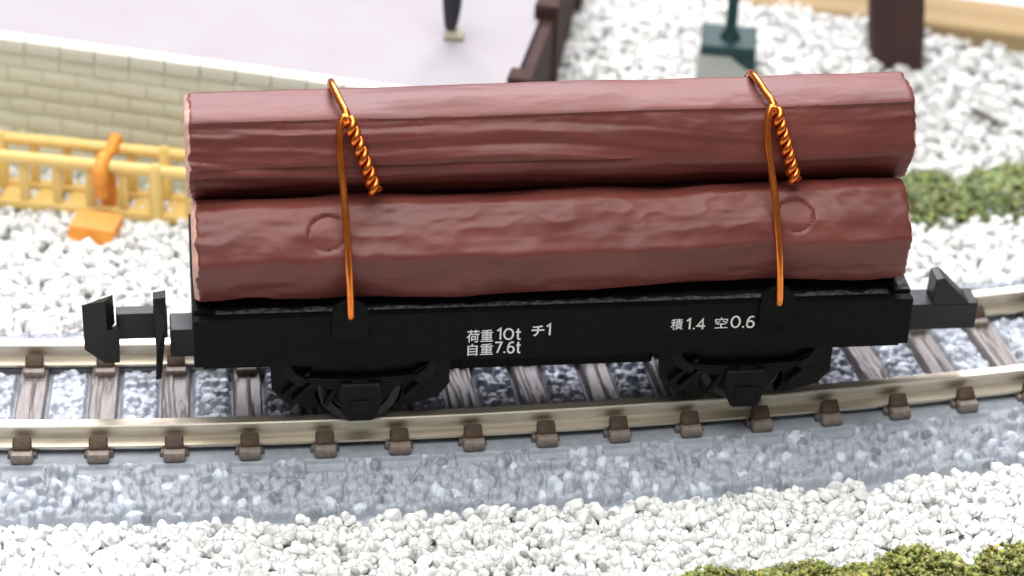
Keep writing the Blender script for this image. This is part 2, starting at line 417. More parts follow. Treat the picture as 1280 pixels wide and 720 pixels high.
prof = prof + np.where((ay > 5.2) & (ay < 7.25), 0.28, 0)*(1-ss(7.0, 7.25, ay))
zz = prof + zone*(0.50*hgt+0.16*hg2) + 0.05*(fbm(SS_*1.5, YY*1.5)-.5)
a = SS_/R_TRACK; r = R_TRACK-YY
V = np.stack([r*np.sin(a), R_TRACK-r*np.cos(a), zz], -1).reshape(-1, 3)
ns, nyv = len(sv), len(yv); idx = np.arange(ns*nyv).reshape(nyv, ns)
F = np.stack([idx[:-1, :-1], idx[:-1, 1:], idx[1:, 1:], idx[1:, :-1]], -1).reshape(-1, 4)
spk = RNG.random((128, 128))
tv = 0.92+0.14*pid*zone
tv = np.where((pid > 0.88) & (zone > .4) & (hgt > .7), 1.6, tv)  # glints painted as pale tint on some stone tops
tv = np.where((pid < 0.06) & (zone > .4) & (hgt > .55), 0.60, tv)
tv = tv*(1+0.28*inner*zone)
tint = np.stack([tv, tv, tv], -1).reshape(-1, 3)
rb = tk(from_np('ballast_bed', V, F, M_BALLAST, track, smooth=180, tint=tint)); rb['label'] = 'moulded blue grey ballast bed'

# sleepers: grooved plastic ties with lumps that hold the rail
def sleeper_data(seed):
    rng = np.random.default_rng(seed)
    nx_, ny_ = 17, 30; u = np.linspace(-0.98, 0.98, nx_); v = np.linspace(-6.3, 6.3, ny_)
    U, Vv = np.meshgrid(u, v)
    z = -0.02-0.15*ss(0.35, 0.62, vnoise(U*5.2+0.5*np.sin(Vv*.5+seed), Vv*0.18+seed*3.3, seed))-0.25*ss(0.86, 0.99, np.abs(U))
    top = np.stack([U, Vv, z], -1).reshape(-1, 3)
    bot = top.copy(); bot[:, 2] = -0.95; bot[:, 0] *= 1.04
    idx = np.arange(nx_*ny_).reshape(ny_, nx_)
    F = [np.stack([idx[:-1, :-1], idx[:-1, 1:], idx[1:, 1:], idx[1:, :-1]], -1).reshape(-1, 4)]
    n = nx_*ny_
    for edge_i, flip in ((idx[0, :], 0), (idx[-1, ::-1], 0), (idx[::-1, 0], 0), (idx[:, -1], 0)):
        e = edge_i; F.append(np.stack([e[:-1], e[:-1]+n, e[1:]+n, e[1:]], -1))
    return np.concatenate([top, bot]), np.concatenate(F)
def clip_bm():
    bm = bmesh.new()
    prism(bm, [(-.25, 0.0), (0.52, 0.0), (0.60, 0.80), (0.55, 1.0), (0.42, 0.95), (-.2, .50)], 'x', -0.62, 0.62, 0.10)
    return bm
def lump_bm():
    bm = bmesh.new(); box(bm, -0.74, 0.74, -0.72, 0.14, -0.45, 0.33, 0.2); return bm
sl_me = []; clip_me = None; lump_me = None
for i in range(-3, 18):
    s = PHASE+PITCH*i
    if len(sl_me) < 5:
        vv, ff = sleeper_data(i+20); o = from_np('sleeper', vv, ff, M_SLEEPER, track, smooth=45); sl_me.append(o.data)
    else:
        o = bpy.data.objects.new('sleeper', sl_me[i % 5]); COL.objects.link(o); o.parent = track
    p = arc(s, 0, 0); o.location = (Vector(p)+toff)*S; o.rotation_euler.z = s/R_TRACK
    for yc, flip in ((-6.35, 0), (-3.62, 1), (3.62, 0), (6.35, 1)):
        if clip_me is None:
            cob = from_bm('rail_chair', clip_bm(), M_CLIP, o, 40); clip_me = cob.data
        else:
            cob = bpy.data.objects.new('rail_chair', clip_me); COL.objects.link(cob); cob.parent = o
        cob.location = Vector((0, yc, 0))*S
        cob.rotation_euler.z = math.pi if flip else 0
        if lump_me is None:
            lob = from_bm('sleeper_end', lump_bm(), M_LUMP, o, 40); lump_me = lob.data
        else:
            lob = bpy.data.objects.new('sleeper_end', lump_me); COL.objects.link(lob); lob.parent = o
        lob.location = Vector((0, yc, 0))*S; lob.rotation_euler.z = math.pi if flip else 0
# rails
rp = [(-0.95, 0.02), (0.95, 0.02), (0.95, 0.20), (0.28, 0.38), (0.2, 0.5), (0.2, 0.88), (0.40, 1.0), (0.43, 1.1), (0.43, 1.42), (0.36, 1.5),
      (-0.36, 1.5), (-0.43, 1.42), (-0.43, 1.1), (-0.40, 1.0), (-0.2, 0.88), (-0.2, 0.5), (-0.28, 0.38), (-0.95, 0.20)]
for yc in (-4.95, 4.95):
    st = np.linspace(SA-1, SB+1, 90); n = len(rp)
    V = np.array([arc(s, yc+p[0], p[1]) for s in st for p in rp])
    F = [(i*n+k, i*n+(k+1) % n, (i+1)*n+(k+1) % n, (i+1)*n+k) for i in range(len(st)-1) for k in range(n)]
    tk(from_np('rail', V, F, M_RAIL, track, smooth=30))

# ================================================================== WAGON
org = car_w(0, 0, RAIL_TOP)
wagon = thing('flat_wagon', org, 'black two axle flat wagon carrying three lashed logs on the curved track', 'rail wagon', rz=AL)
def cw(name, bm, m, parent=None, smooth=None, label=None):
    """wagon part; bm is in wagon coordinates"""
    o = from_bm(name, bm, m, wagon if parent is None else parent, smooth)
    if parent is None: o.location = Vector((0, 0, -RAIL_TOP))*S
    if label: o['label'] = label
    return o
HL = 23.85; DZ = 10.35
bm = bmesh.new()
box(bm, -HL, HL, -7.0, -6.1, 6.95, DZ+.12, 0.10); sill = cw('side_sill', bm, M_BLACK)
bm = bmesh.new(); box(bm, -HL, HL, 6.1, 7.0, 6.95, DZ+.12, 0.10); cw('side_sill', bm, M_BLACK)
for sx in (-1, 1):
    bm = bmesh.new(); x0, x1 = sorted((sx*(HL+.02), sx*(HL-1.25)))
    box(bm, x0, x1, -6.08, 6.08, 7.0, DZ+.30, 0.12); cw('end_beam', bm, M_BLACK)
bm = bmesh.new(); box(bm, -HL+1.27, HL-1.27, -6.08, 6.08, 7.6, DZ, 0.02); cw('deck', bm, M_DECK)
bm = bmesh.new()                      # dusty worn line along the front of the deck
xsn = np.linspace(-HL+1.5, HL-1.5, 160); pv = []
for i, x in enumerate(xsn):
    w = 0.08+0.26*vnoise(np.array([x*1.7]), np.array([3.1]))[0]
    pv.append((bm.verts.new((x, -5.98, DZ+.012)), bm.verts.new((x, -5.98+w*2, DZ+.012))))
for i in range(len(pv)-1): bm.faces.new((pv[i][0], pv[i+1][0], pv[i+1][1], pv[i][1]))
cw('dust_line', bm, M_DUST)
bm = bmesh.new(); box(bm, -HL+.6, HL-.6, -6.9, -6.2, 6.78, 6.97, 0.03); cw('lower_flange', bm, M_BLACK)
for x in (-HL+.02, HL-.02):           # end buffers plate lip, with a paler top at the right end, in the dust line's material
    bm = bmesh.new(); box(bm, min(x, x-math.copysign(.8, x)), max(x, x-math.copysign(.8, x)), -6.0, 6.0, DZ+.29, DZ+.36, 0.03); cw('end_lip', bm, M_DUST if x > 0 else M_BLACK)
# centre floor between the axles
bm = bmesh.new(); box(bm, -HL+3, HL-3, -2.2, 2.2, 5.9, 7.62, 0.1); cw('centre_sill', bm, M_BLACK)
bm = bmesh.new(); box(bm, -7.0, 7.0, -4.4, 5.2, 4.4, 7.59, 0.2); cw('underfloor_shade_box', bm, M_BLACK)  # hanging floor box, added to darken the space under the wagon
# lashing eyes: round-topped tabs with a hole
TABS = (-13.75, 14.5)
def tab_bm(x, y0, y1):
    bm = bmesh.new(); pts = [(x-1.2, 9.0), (x+1.2, 9.0)]
    for k in range(15):
        t = math.pi*k/14; pts.append((x+1.2*math.cos(t), 10.75+1.2*math.sin(t)))
    prism(bm, pts, 'y', y0, y1, 0.05); return bm
for x in TABS:
    t = cw('lashing_eye', tab_bm(x, -7.42, -7.004), M_BLACK, smooth=35)
    cw('lashing_eye', tab_bm(x, 7.004, 7.42), M_BLACK, smooth=35)
# axle guards with springs and axle boxes
def axle_guard(xc, sy):
    y0 = -6.0
    def Y(a, b): return (a*sy*-1, b*sy*-1) if sy > 0 else (a, b)
    g = []
    bm = bmesh.new()
    prism(bm, [(xc-5.9, 7.0), (xc-5.8, 4.3), (xc-4.6, 3.0), (xc-3.3, 3.4), (xc-2.7, 4.6), (xc-1.6, 3.1), (xc+1.6, 3.1), (xc+2.7, 4.6), (xc+2.9, 3.3), (xc+3.5, 2.9), (xc+5.2, 3.3), (xc+6.0, 4.4), (xc+6.0, 7.0)],
          'y', *Y(-5.95, -5.55)); fr = cw('axle_guard', bm, M_GEAR)
    bm = bmesh.new()                                    # leaf spring
    for k in range(5):
        L = 4.5-0.75*k; pts = []
        for t in np.linspace(-1, 1, 13): pts.append((xc+L*t, 5.35+0.35*(L/4.5*t)**2-0.2*k+.0))
        pts2 = pts+[(p[0], p[1]-0.16) for p in pts[::-1]]
        prism(bm, pts2, 'y', *Y(-6.55, -5.96))
    cw('leaf_spring', bm, M_GEAR)
    bm = bmesh.new()                                    # axle box
    prism(bm, [(xc-1.35, 5.15), (xc+1.35, 5.15), (xc+1.5, 4.3), (xc+1.2, 2.9), (xc+.85, 2.2), (xc-.85, 2.2), (xc-1.2, 2.9), (xc-1.5, 4.3)], 'y', *Y(-6.95, -5.97), 0.12)
    box(bm, xc-.7, xc+.7, *sorted(Y(-7.12, -6.9)), 2.9, 3.9, 0.08)
    cw('axle_box', bm, M_GEAR)
    bm = bmesh.new()                                    # buckle and rivets
    box(bm, xc-.55, xc+.55, *sorted(Y(-6.75, -6.5)), 4.55, 5.35, 0.06)
    for dx in (-2.6, -2.1, -1.6, 1.6, 2.1, 2.6):
        for z in (6.2, 6.6): box(bm, xc+dx-.09, xc+dx+.09, *sorted(Y(-6.08, -5.93)), z-.09, z+.09, 0.03)
    cw('rivet_row', bm, M_GEAR)
    for dx in (-4.7, 4.7):                              # spring hangers
        bm = bmesh.new(); s_ = 1 if dx > 0 else -1
        prism(bm, [(xc+dx, 6.9), (xc+dx+.7*s_, 6.9), (xc+dx+.2*s_, 5.6), (xc+dx-.9*s_, 4.9), (xc+dx-1.3*s_, 5.4), (xc+dx-.4*s_, 6.0)], 'y', *Y(-6.7, -5.97), .05); cw('spring_hanger', bm, M_GEAR)
    for (xa, za, xb, zb_) in ((-3.3, 5.9, -5.1, 4.0), (-2.7, 5.4, -4.4, 3.6), (4.6, 6.3, 2.5, 4.7), (4.9, 5.6, 3.0, 3.6), (-1.5, 4.7, -2.3, 3.2)):   # slanting brake rods
        bm = bmesh.new(); d_ = Vector((xb-xa, zb_-za)).normalized()*.16
        prism(bm, [(xc+xa-d_.y, za+d_.x), (xc+xa+d_.y, za-d_.x), (xc+xb+d_.y, zb_-d_.x), (xc+xb-d_.y, zb_+d_.x)], 'y', *Y(-6.45, -5.96), .04); cw('brake_rod', bm, M_GEAR)
    for dx in (-3.9, 3.9):                              # brake shoes at both sides of the wheel
        bm = bmesh.new(); pts = []
        s_ = 1 if dx > 0 else -1
        for t in np.linspace(-.62, .62, 7): pts.append((xc+s_*3.05*math.cos(t), 4.2+3.05*math.sin(t)))
        for t in np.linspace(.62, -.62, 7): pts.append((xc+s_*(4.5)*math.cos(t), 4.3+3.2*math.sin(t)))
        prism(bm, pts, 'y', *Y(-5.45, -4.45)); cw('brake_shoe', bm, M_GEAR)
def wheelset(xc):
    X_, Yw = car_w(xc, 0, 0)[:2]; yr = R_TRACK-math.sqrt(R_TRACK**2-X_**2)-Yw     # centre on the rails here
    zc_ = RAIL_TOP+2.75
    for sy in (-1, 1):
        bm = bmesh.new()
        prof_ = [(4.15, 0.4), (4.15, 3.22), (4.42, 3.22), (4.55, 2.8), (5.55, 2.74), (5.55, 2.2), (5.35, 2.1), (5.35, 0.4)]
        seg = 40; rings = []
        for (yy, rr) in prof_: rings.append([bm.verts.new((xc+rr*math.cos(2*math.pi*k/seg), yr+sy*yy, zc_+rr*math.sin(2*math.pi*k/seg))) for k in range(seg)])
        for i in range(len(rings)-1):
            for k in range(seg): bm.faces.new((rings[i][k], rings[i][(k+1) % seg], rings[i+1][(k+1) % seg], rings[i+1][k]))
        bm.faces.new(rings[0][::-1]); bm.faces.new(rings[-1])
        cw('wheel', bm, M_WHEEL, smooth=35)
    bm = bmesh.new(); cyl(bm, (xc, yr-4.4, zc_), (xc, yr+4.4, zc_), 0.7, 16); cw('axle', bm, M_WHEEL, smooth=40)
for xc in (-13.0, 13.0):
    axle_guard(xc, -1); axle_guard(xc, 1); wheelset(xc)
# left coupler: shank, upright bar, arm and hook
def cp(px, py, y): return on_car(px, py, y)
bm = bmesh.new(); box(bm, -25.35, -22.0, -1.0, 1.2, 3.95, 6.1, 0.08); cpl = cw('coupler', bm, M_COUPLER, label='hooked coupler beyond the pale log ends')
bm = bmesh.new()
a_ = cp(192, 374, -1.0); b_ = cp(206, 372, -1.0); c_ = cp(208, 405, -1.0); d_ = cp(199, 432, -1.0); e_ = cp(197, 474, -1.0); f_ = cp(203, 470, -1.0); g_ = cp(196, 420, -1.0)
up = [(a_[0], a_[2]), (b_[0], b_[2]), (c_[0], c_[2]), (c_[0]-.15, 4.2), (f_[0], f_[2]), (e_[0], e_[2]), (g_[0], g_[2])]
h1 = cp(191, 374, -0.75); h2 = cp(207, 372, -0.85); h3 = cp(208, 404, -1.5); h4 = cp(196, 441, -1.75); h5 = cp(193, 415, -1.3)
hull(bm, [h1, h2, h3, h4, h5, (h1[0], .3, h1[2]-.1), (h2[0], .3, h2[2]-.1), (h3[0], .3, h3[2]-1.0), (h1[0]+.1, .3, 4.0)])
hull(bm, [(h4[0], -1.7, h4[2]+.05), (h3[0], -1.48, h3[2]), cp(195, 475, -1.4), cp(202, 473, -1.4), (h4[0], .1, h4[2]), (h3[0], .1, h3[2]-1), (e_[0], -.4, e_[2]), (f_[0], -.4, f_[2])])
cw('upright_bar', bm, M_COUPLER, cpl)
bm = bmesh.new(); t0 = cp(150, 388, 0); t1 = cp(193, 384, 0); b0 = cp(150, 421, 0)
box(bm, -28.9, -25.5, -0.5, 0.5, b0[2]+.1, t0[2], 0.05); cw('hook_arm', bm, M_COUPLER, cpl)
bm = bmesh.new()
A1 = cp(102, 382, -0.2); B1 = cp(106, 438, -0.2); C1 = cp(131, 377, -1.5); D1 = cp(134, 414, -1.5)
E1 = (A1[0]+1.2, .3, A1[2]-.1); F1 = (C1[0]+.5, -.5, C1[2]-.1); G1 = (B1[0]+1.4, .3, B1[2]+.6); H1 = (D1[0]+.5, -.5, D1[2])
hull(bm, [A1, B1, C1, D1, E1, F1, G1, H1])
p1 = cp(106, 437, -0.25); p2 = cp(134, 413, -1.45); p3 = cp(149, 411, -1.3); p4 = cp(150, 453, -1.2); p5 = cp(131, 454, -1.2)
hull(bm, [p1, p2, p3, p4, p5, (p1[0]+.8, .3, p1[2]), (p3[0], .3, p3[2]-.5), (p4[0], .3, p4[2]), (p5[0], .3, p5[2])])
cw('hook_head', bm, M_COUPLER, cpl)
# right coupler
bm = bmesh.new(); q0 = cp(1223, 379, -1.0); q1 = cp(1222, 410, -1.0)
box(bm, 22.0, q0[0], -1.0, 1.1, q1[2], q0[2], 0.08); cpr = cw('coupler', bm, M_COUPLER, label='coupler with upright fin on the block')
bm = bmesh.new(); k0 = cp(1161, 377, -.2); k1 = cp(1167, 343, -.2); k2 = cp(1179, 341, -.2); k3 = cp(1220, 379, -.2)
prism(bm, [(k0[0], k0[2]-.3), (k1[0], k1[2]), (k2[0]-.1, k2[2]), (k3[0], k3[2]-.3)], 'y', -0.95, 0.7, 0.04); cw('hook_fin', bm, M_COUPLER, cpr)
bm = bmesh.new(); s0 = cp(1114, 402, -3); prism(bm, [(s0[0], 7.2), (s0[0]+.9, 7.2), (s0[0]+.8, 5.7), (s0[0]+.35, 5.4), (s0[0]+.05, 5.8)], 'y', -3.4, -2.6, .04); cw('step_bracket', bm, M_BLACK)

# printed lettering on the sill
def text_mesh(body, x, z, size, xs=1.0, weight=0.0, space=1.0):
    cu = bpy.data.curves.new('lettering', 'FONT'); cu.body = body; cu.size = size; cu.offset = weight; cu.space_character = space
    o = bpy.data.objects.new('tmp_text', cu); COL.objects.link(o)
    dg = bpy.context.evaluated_depsgraph_get(); me = bpy.data.meshes.new_from_object(o.evaluated_get(dg))
    COL.objects.unlink(o); bpy.data.objects.remove(o)
    bm = bmesh.new(); bm.from_mesh(me)
    for v in bm.verts: v.co = Vector((x+v.co.x*xs, -7.022, z+v.co.y))
    bpy.data.meshes.remove(me); return bm
def print_at(body, px0, px1, py_base, h, weight):
    p0 = on_car(px0, py_base, -7.022); p1 = on_car(px1, py_base, -7.022)
    bm = text_mesh(body, 0, 0, 1.0, 1.0, weight)
    xs_ = [v.co.x for v in bm.verts]; zs_ = [v.co.z for v in bm.verts]; w = max(xs_)-min(xs_); x0 = min(xs_); hh = max(zs_)-min(zs_); z0 = min(zs_)
    for v in bm.verts:
        v.co.x = p0[0]+(v.co.x-x0)/w*(p1[0]-p0[0]); v.co.z = p0[2]+(v.co.z-z0)/hh*h
    cw('lettering', bm, M_PRINT)
GLYPH = {'1': (0.42, [[(.06, .78), (.30, 1), (.30, 0)]]), '7': (0.62, [[(.02, .94), (.58, .94), (.22, 0)]]),
         '4': (0.66, [[(.46, 0), (.46, .97), (.03, .30), (.66, .30)]]), '.': (0.24, [[(.12, .0), (.12, .13)]]),
         '0': (0.74, [[(.36+.32*math.cos(t), .5+.47*math.sin(t)) for t in np.linspace(.3, .3+2*math.pi, 25)]]),
         '6': (0.66, [[(.56, .93), (.40, .97), (.22, .88), (.09, .62), (.06, .36)]+[(.32+.26*math.cos(t), .30+.28*math.sin(t)) for t in np.linspace(math.pi*.98, math.pi*3.0, 21)]]),
         't': (0.40, [[(.18, .98), (.18, .16), (.24, .05), (.38, .03)], [(.02, .70), (.38, .70)]])}
def strokes_at(body, px0, px1, py_base, h, wt=0.125):
    p0 = on_car(px0, py_base, -7.022); p1 = on_car(px1, py_base, -7.022)
    gap = 0.10; W = sum(GLYPH[c][0] for c in body)+gap*(len(body)-1); kx = (p1[0]-p0[0])/W
    bm = bmesh.new(); x = 0.0
    for c in body:
        w_, st = GLYPH[c]
        for j, path in enumerate(st):
            P = [Vector((p0[0]+(x+u)*kx, p0[2]+(p1[2]-p0[2])*(x+u)/W+v*h)) for u, v in path]; prev = None
            for i, p in enumerate(P):
                d0 = (P[i]-P[i-1]).normalized() if i else (P[1]-P[0]).normalized()
                d1 = (P[i+1]-P[i]).normalized() if i < len(P)-1 else d0
                n0 = Vector((-d0.y, d0.x)); n1 = Vector((-d1.y, d1.x)); nn = (n0+n1).normalized(); k_ = wt/2/max(nn.dot(n0), .5)
                yy = -7.022-.004*j
                e = [bm.verts.new((p.x+nn.x*k_*q, yy, p.y+nn.y*k_*q)) for q in (-1, 1)]
                if prev: bm.faces.new((prev[0], e[0], e[1], prev[1]))
                prev = e
        x += w_+gap
    cw('lettering', bm, M_PRINT)
print_at('荷重', 583, 616, 428.5, 0.98, 0.010)
strokes_at('10t', 620, 651, 424.5, 0.86)
print_at('チ', 664, 680, 420.5, 0.84, 0.022)
strokes_at('1', 682, 689, 419, 0.86)
print_at('自重', 584, 616, 444.8, 0.92, 0.010)
strokes_at('7.6t', 618, 650.5, 441.2, 0.88)
print_at('積', 838, 853, 412.5, 0.86, 0.008)
strokes_at('1.4', 857, 881, 411.5, 0.82)
print_at('空', 893, 909, 410.5, 0.84, 0.004)
strokes_at('0.6', 913, 943, 409.5, 0.90)

# ================================================================== LOGS
def log_mesh(name, yc, zc, r0, x0, x1, corner_deg, seed, kind, label):
    """corner_deg: angle (from the front horizontal, upward) of one ridge of the faceted trunk"""
    root = thing(name, car_w((x0+x1)/2, yc, zc-r0), label, 'log', 'logs lashed on the flat wagon', rz=AL)
    nth, nxx = 180, 360
    th = np.radians(np.mod(corner_deg, 2))+np.linspace(0, 2*np.pi, nth, endpoint=False); xv = np.linspace(x0, x1, nxx)
    TH, XX = np.meshgrid(th, xv)
    d = np.degrees(TH)-corner_deg
    wave = np.radians((5.0 if kind != 'upper' else 1.6)*2*(fbm(XX*(.3 if kind != 'upper' else .12)+seed, XX*0+2.2*seed)-.47))
    k = (np.mod(d, 60)-30)                                        # -30..30, ridges at the ends
    hexr = np.cos(np.radians(30))/np.cos(np.radians(k))           # 0.866 mid facet .. 1 ridge
    hb = 0.62 if kind != 'upper' else 0.70
    rr = r0*((1-hb)+hb*(hexr*1.02).clip(0, 1.0))*1.008
    wob = np.stack([np.cos(TH), np.sin(TH)], -1)
    lump = fbm(XX*.15+seed*5, wob[..., 0]*1.1+seed, wob[..., 1]*1.1+seed, 2)*1.25-.47
    grain = fbm(XX*.085+seed, TH*4.4+0.5*np.sin(XX*.2+seed)+0.05*XX, seed*1.7, 3)-.47
    crump = np.abs(fbm(XX*.25+seed*3, wob[..., 0]*2.4+seed, wob[..., 1]*2.4+2*seed, 3)-.45)
    fine = fbm(XX*.9+seed, TH*9, seed+4., 3)-.45
    if kind == 'upper':
        low = ss(60, 45, np.degrees(TH))*1.0+ss(300, 320, np.degrees(TH))
        low = np.clip(low, 0, 1)
        rr = rr + lump*0.34 - crump*(.10+.3*low) + grain*(0.06+0.60*low*ss(20, -16, XX)+.2*low) + fine*0.03
        rr = np.where((d < -1) & (d > -70), rr-(0.16*vnoise(XX*.3, XX*0+9)+.06)*np.exp(np.minimum(d, 0)/16), rr)      # moulded step under the ridge
    else:
        rr = rr + lump*0.75 - crump*.65 + grain*0.10 + fine*0.02 + .08
    if kind == 'lower_front':
        for (xm, am, rad) in ((-15.05, 44, 1.28), (15.55, 46, 1.2)):  # moulding marks: shallow ring
            q = np.hypot(XX-xm, (np.degrees(TH)-am)*math.pi/180*r0)
            a_rel = np.arctan2((np.degrees(TH)-am), XX-xm)
            rr = np.where(q < rad, rr*0.45+0.55*(r0*0.915), rr)
            rr = rr-0.08*np.exp(-((q-rad)/.09)**2)*(0.35+.65*np.cos(a_rel-2.4)**2)
    # bark edge a little ragged at both ends
    XE = XX.copy()
    rag = 0.5*(fbm(TH*4.5+seed, TH*0+1.3, 0., 3)-.45); TH = TH+wave
    XE[0] += rag[0]; XE[-1] += rag[-1]
    rr[0] *= 0.975; rr[1] *= 0.995; rr[-1] *= 0.975; rr[-2] *= 0.995
    cxm = (x0+x1)/2
    V = np.stack([XE-cxm, -rr*np.cos(TH), rr*np.sin(TH)+r0], -1).reshape(-1, 3)
    idx = np.arange(nth*nxx).reshape(nxx, nth); nxt = np.roll(idx, -1, 1)
    F = np.stack([idx[:-1], nxt[:-1], nxt[1:], idx[1:]], -1).reshape(-1, 4)
    root.rotation_euler.y = -0.009; root.location.z += 0.16*S
    b = from_np('bark', V, F, M_LOG, root, smooth=38)
    for e, sx in ((0, -1), (nxx-1, 1)):
        bm = bmesh.new(); rings = []
        for f in (1.0, 0.945, 0.6, 0.25):
            ring = []
            for k2 in range(nth):
                x = (XE[e, k2]-cxm if f > .99 else (x0 if sx < 0 else x1)-cxm+(-.30 if sx < 0 else .06)*(1 if f < .9 else .8))
                ring.append(bm.verts.new((x, -rr[e, k2]*math.cos(TH[e, k2])*f, rr[e, k2]*math.sin(TH[e, k2])*f+r0)))
            rings.append(ring)
        for a2, b2 in zip(rings[:-1], rings[1:]):
            for k2 in range(nth): bm.faces.new((a2[k2], a2[(k2+1) % nth], b2[(k2+1) % nth], b2[k2]))
        bm.faces.new(rings[-1]); from_bm('cut_end', bm, M_LOG_END, root, 60)
    return root
LZ = DZ+3.36
log_mesh('log', -3.42, LZ, 3.42, -23.45, 23.2, 15, 3, 'lower_front', 'reddish brown log resting on the wagon deck beside the white lettering')
log_mesh('log', 3.45, LZ, 3.4, -23.3, 23.4, 25, 8, 'lower', 'brown log mostly hidden, lying on the deck behind the lettered side')
log_mesh('log', 0.0, LZ+5.85, 3.5, -23.7, 23.75, 53, 5, 'upper', 'brown log with grooved bark lying on top of the other logs')

# ================================================================== COPPER LASHINGS
def lashing(xt, xtop, dxe, label):
    root = thing('copper_lashing', car_w(xt, 0, 10.9), label, 'wire', 'copper wires tied round the logs', rz=AL)
    off = np.array([xt, 0, 10.9])
    def rel(ps): return [tuple(np.array(p)-off) for p in ps]
    w = 0.25; xl = xtop-.22
    tx, ty, tz = xtop+.35, -2.75, 23.0                # where strap and twist meet
    front = spline([(xt, -7.2, 10.75), (xt+.0, -7.62, 11.0), (xt*.93+xl*.07, -7.5, 12.3), (xt*.75+xl*.25, -7.05, 14.6), (xt*.5+xl*.5, -5.9, 17.4), (xt*.22+xl*.78, -4.55, 19.6), (xl, -3.78, 21.4),
                    (xtop-.16, -3.3, 22.4), (xtop+.05, -2.95, 22.95), (tx, -3.0, 22.95)], 8)
    bm = bmesh.new(); tube(bm, rel(front), w, 12); from_bm('front_strap', bm, M_COPPER, root, 60)
    back = spline([(tx-.02, -2.95, 22.7), (tx-.1, -2.55, 23.1), (xtop+.05, -1.75, 23.25), (xtop-.25, -0.6, 23.5), (xtop-.45, 0.6, 23.55), (xtop-.4, 2.0, 22.9), (xtop-.2, 3.6, 20.9), (xt, 5.4, 18.2), (xt, 7.05, 14.6), (xt, 7.6, 12.0), (xt, 7.62, 11.0), (xt, 7.2, 10.75)], 8)
    bm = bmesh.new(); tube(bm, rel(back), w, 12); from_bm('back_strap', bm, M_COPPER, root, 60)
    p0 = np.array([tx+.02, -3.05, 22.85]); p1 = np.array([xtop+dxe, -4.45, 18.35])
    ax = p1-p0; L = np.linalg.norm(ax); ax /= L; u = np.cross(ax, [0, 0, 1.]); u /= np.linalg.norm(u); v = np.cross(ax, u)
    for k in (0, 1):
        pts = []
        for t in np.linspace(0, 1, 90):
            a = 2*math.pi*3.6*t+math.pi*k; bow = 0.18*math.sin(math.pi*t)
            pts.append(tuple(p0+ax*L*t+(u*math.cos(a)+v*math.sin(a))*0.25*(1+.12*t)+np.array([0.15*bow, -bow*.3, 0])-off))
        bm = bmesh.new(); tube(bm, pts, 0.235, 12); from_bm('twisted_end', bm, M_COPPER, root, 60)
lashing(TABS[0], -14.05, 2.05, 'copper wire tied round the logs beside the pale cut log ends')
lashing(TABS[1], 13.75, 1.75, 'copper wire tied round the logs above the smaller lettering')

# ================================================================== BACKGROUND THINGS
# --- yellow railing
f0 = onz(0, 251, -1.7); f1 = onz(222, 273, -1.7)
fd = (f1-f0)[:2]; fl = np.linalg.norm(fd); fd /= fl; fn = np.array([fd[1], -fd[0]])
rail = thing('yellow_railing', (f0[0], f0[1], -2.6), 'pale yellow plastic double railing standing on gravel before the block wall', 'railing', rz=math.atan2(fd[1], fd[0]))
FH = 4.0; BZ = 0.9
FX0, FX1 = -16.0, fl+9
for k, yo in enumerate((0.0, 2.9)):
    bm = bmesh.new(); tube(bm, [(FX0, yo, BZ+FH), ((FX0+FX1)/2, yo, BZ+FH+.05), (FX1, yo, BZ+FH)], 0.48, 12); from_bm('top_rail', bm, M_YELLOW, rail, 60)
    bm = bmesh.new(); box(bm, FX0, FX1, yo-.4, yo+.4, BZ-.4, BZ+.4, 0.15); from_bm('bottom_rail', bm, M_YELLOW, rail, 60)
    bxs = [x for x in np.arange(FX0+1, FX1, 2.62)]
    for i, x in enumerate(bxs):
        bm = bmesh.new()
        big = (i % 5 == 1)
        x = x + (12.55-bxs[11] if len(bxs) > 11 else 0)
        if big:
            tube(bm, [(x, yo-.12, -0.6), (x, yo-.12, BZ+FH+.25), (x, yo-.08, BZ+FH+.62)], [.55, .55, .3], 12)
        else:
            box(bm, x-.36, x+.36, yo-.22, yo+.22, BZ+.38, BZ+FH-.3, 0.1)
        from_bm('post' if big else 'baluster', bm, M_YELLOW, rail, 50)
for i, x in enumerate(np.arange(FX0+1, FX1, 2.62)):
    bm = bmesh.new(); box(bm, x-.8, x+.8, .41, 2.49, BZ-.25, BZ+.1, 0.06); from_bm('floor_slat', bm, M_YELLOW, rail, 50)
# --- orange clip hung over the railing with its block on the gravel
ox = 135/222*fl*0.985
oc = thing('orange_clip', (f0[0]+fd[0]*ox-fn[0]*0, f0[1]+fd[1]*ox, -2.6), 'orange plastic clip hooked over the yellow railing with a block foot on gravel', 'clip', rz=math.atan2(fd[1], fd[0]))
bm = bmesh.new(); tube(bm, spline([(.1, 3.5, BZ+FH-.6), (.1, 3.5, BZ+FH+.2), (.1, 2.9, BZ+FH+.75), (.05, 1.6, BZ+FH+.35), (-.0, .2, BZ+FH+.7), (-.1, -.85, BZ+FH+.1), (-.1, -.9, BZ+FH-1.2), (-.05, -.85, BZ+FH-2.2)], 6), [.4]*6+[.55]*6+[.45]*6+[.42]*6+[.52]*6+[.6]*6+[.5]*7, 12)
from_bm('hook', bm, M_ORANGE, oc, 60)
bm = bmesh.new(); hull(bm, [(-2.05, -4.3, .15), (1.35, -4.3, -.1), (-1.85, -4.0, 1.7), (1.6, -4.0, 1.5), (-1.5, -2.3, 2.2), (1.95, -2.3, 2.05), (-1.5, -2.2, .2), (1.95, -2.2, 0)])
from_bm('block_foot', bm, M_ORANGE, oc)
bm = bmesh.new(); box(bm, -.5, .6, .45, 1.3, .15, BZ+FH-.2, .15); box(bm, -.9, 1.3, -2.5, 1.25, .02, .36, .1); from_bm('stem', bm, M_ORANGE, oc)
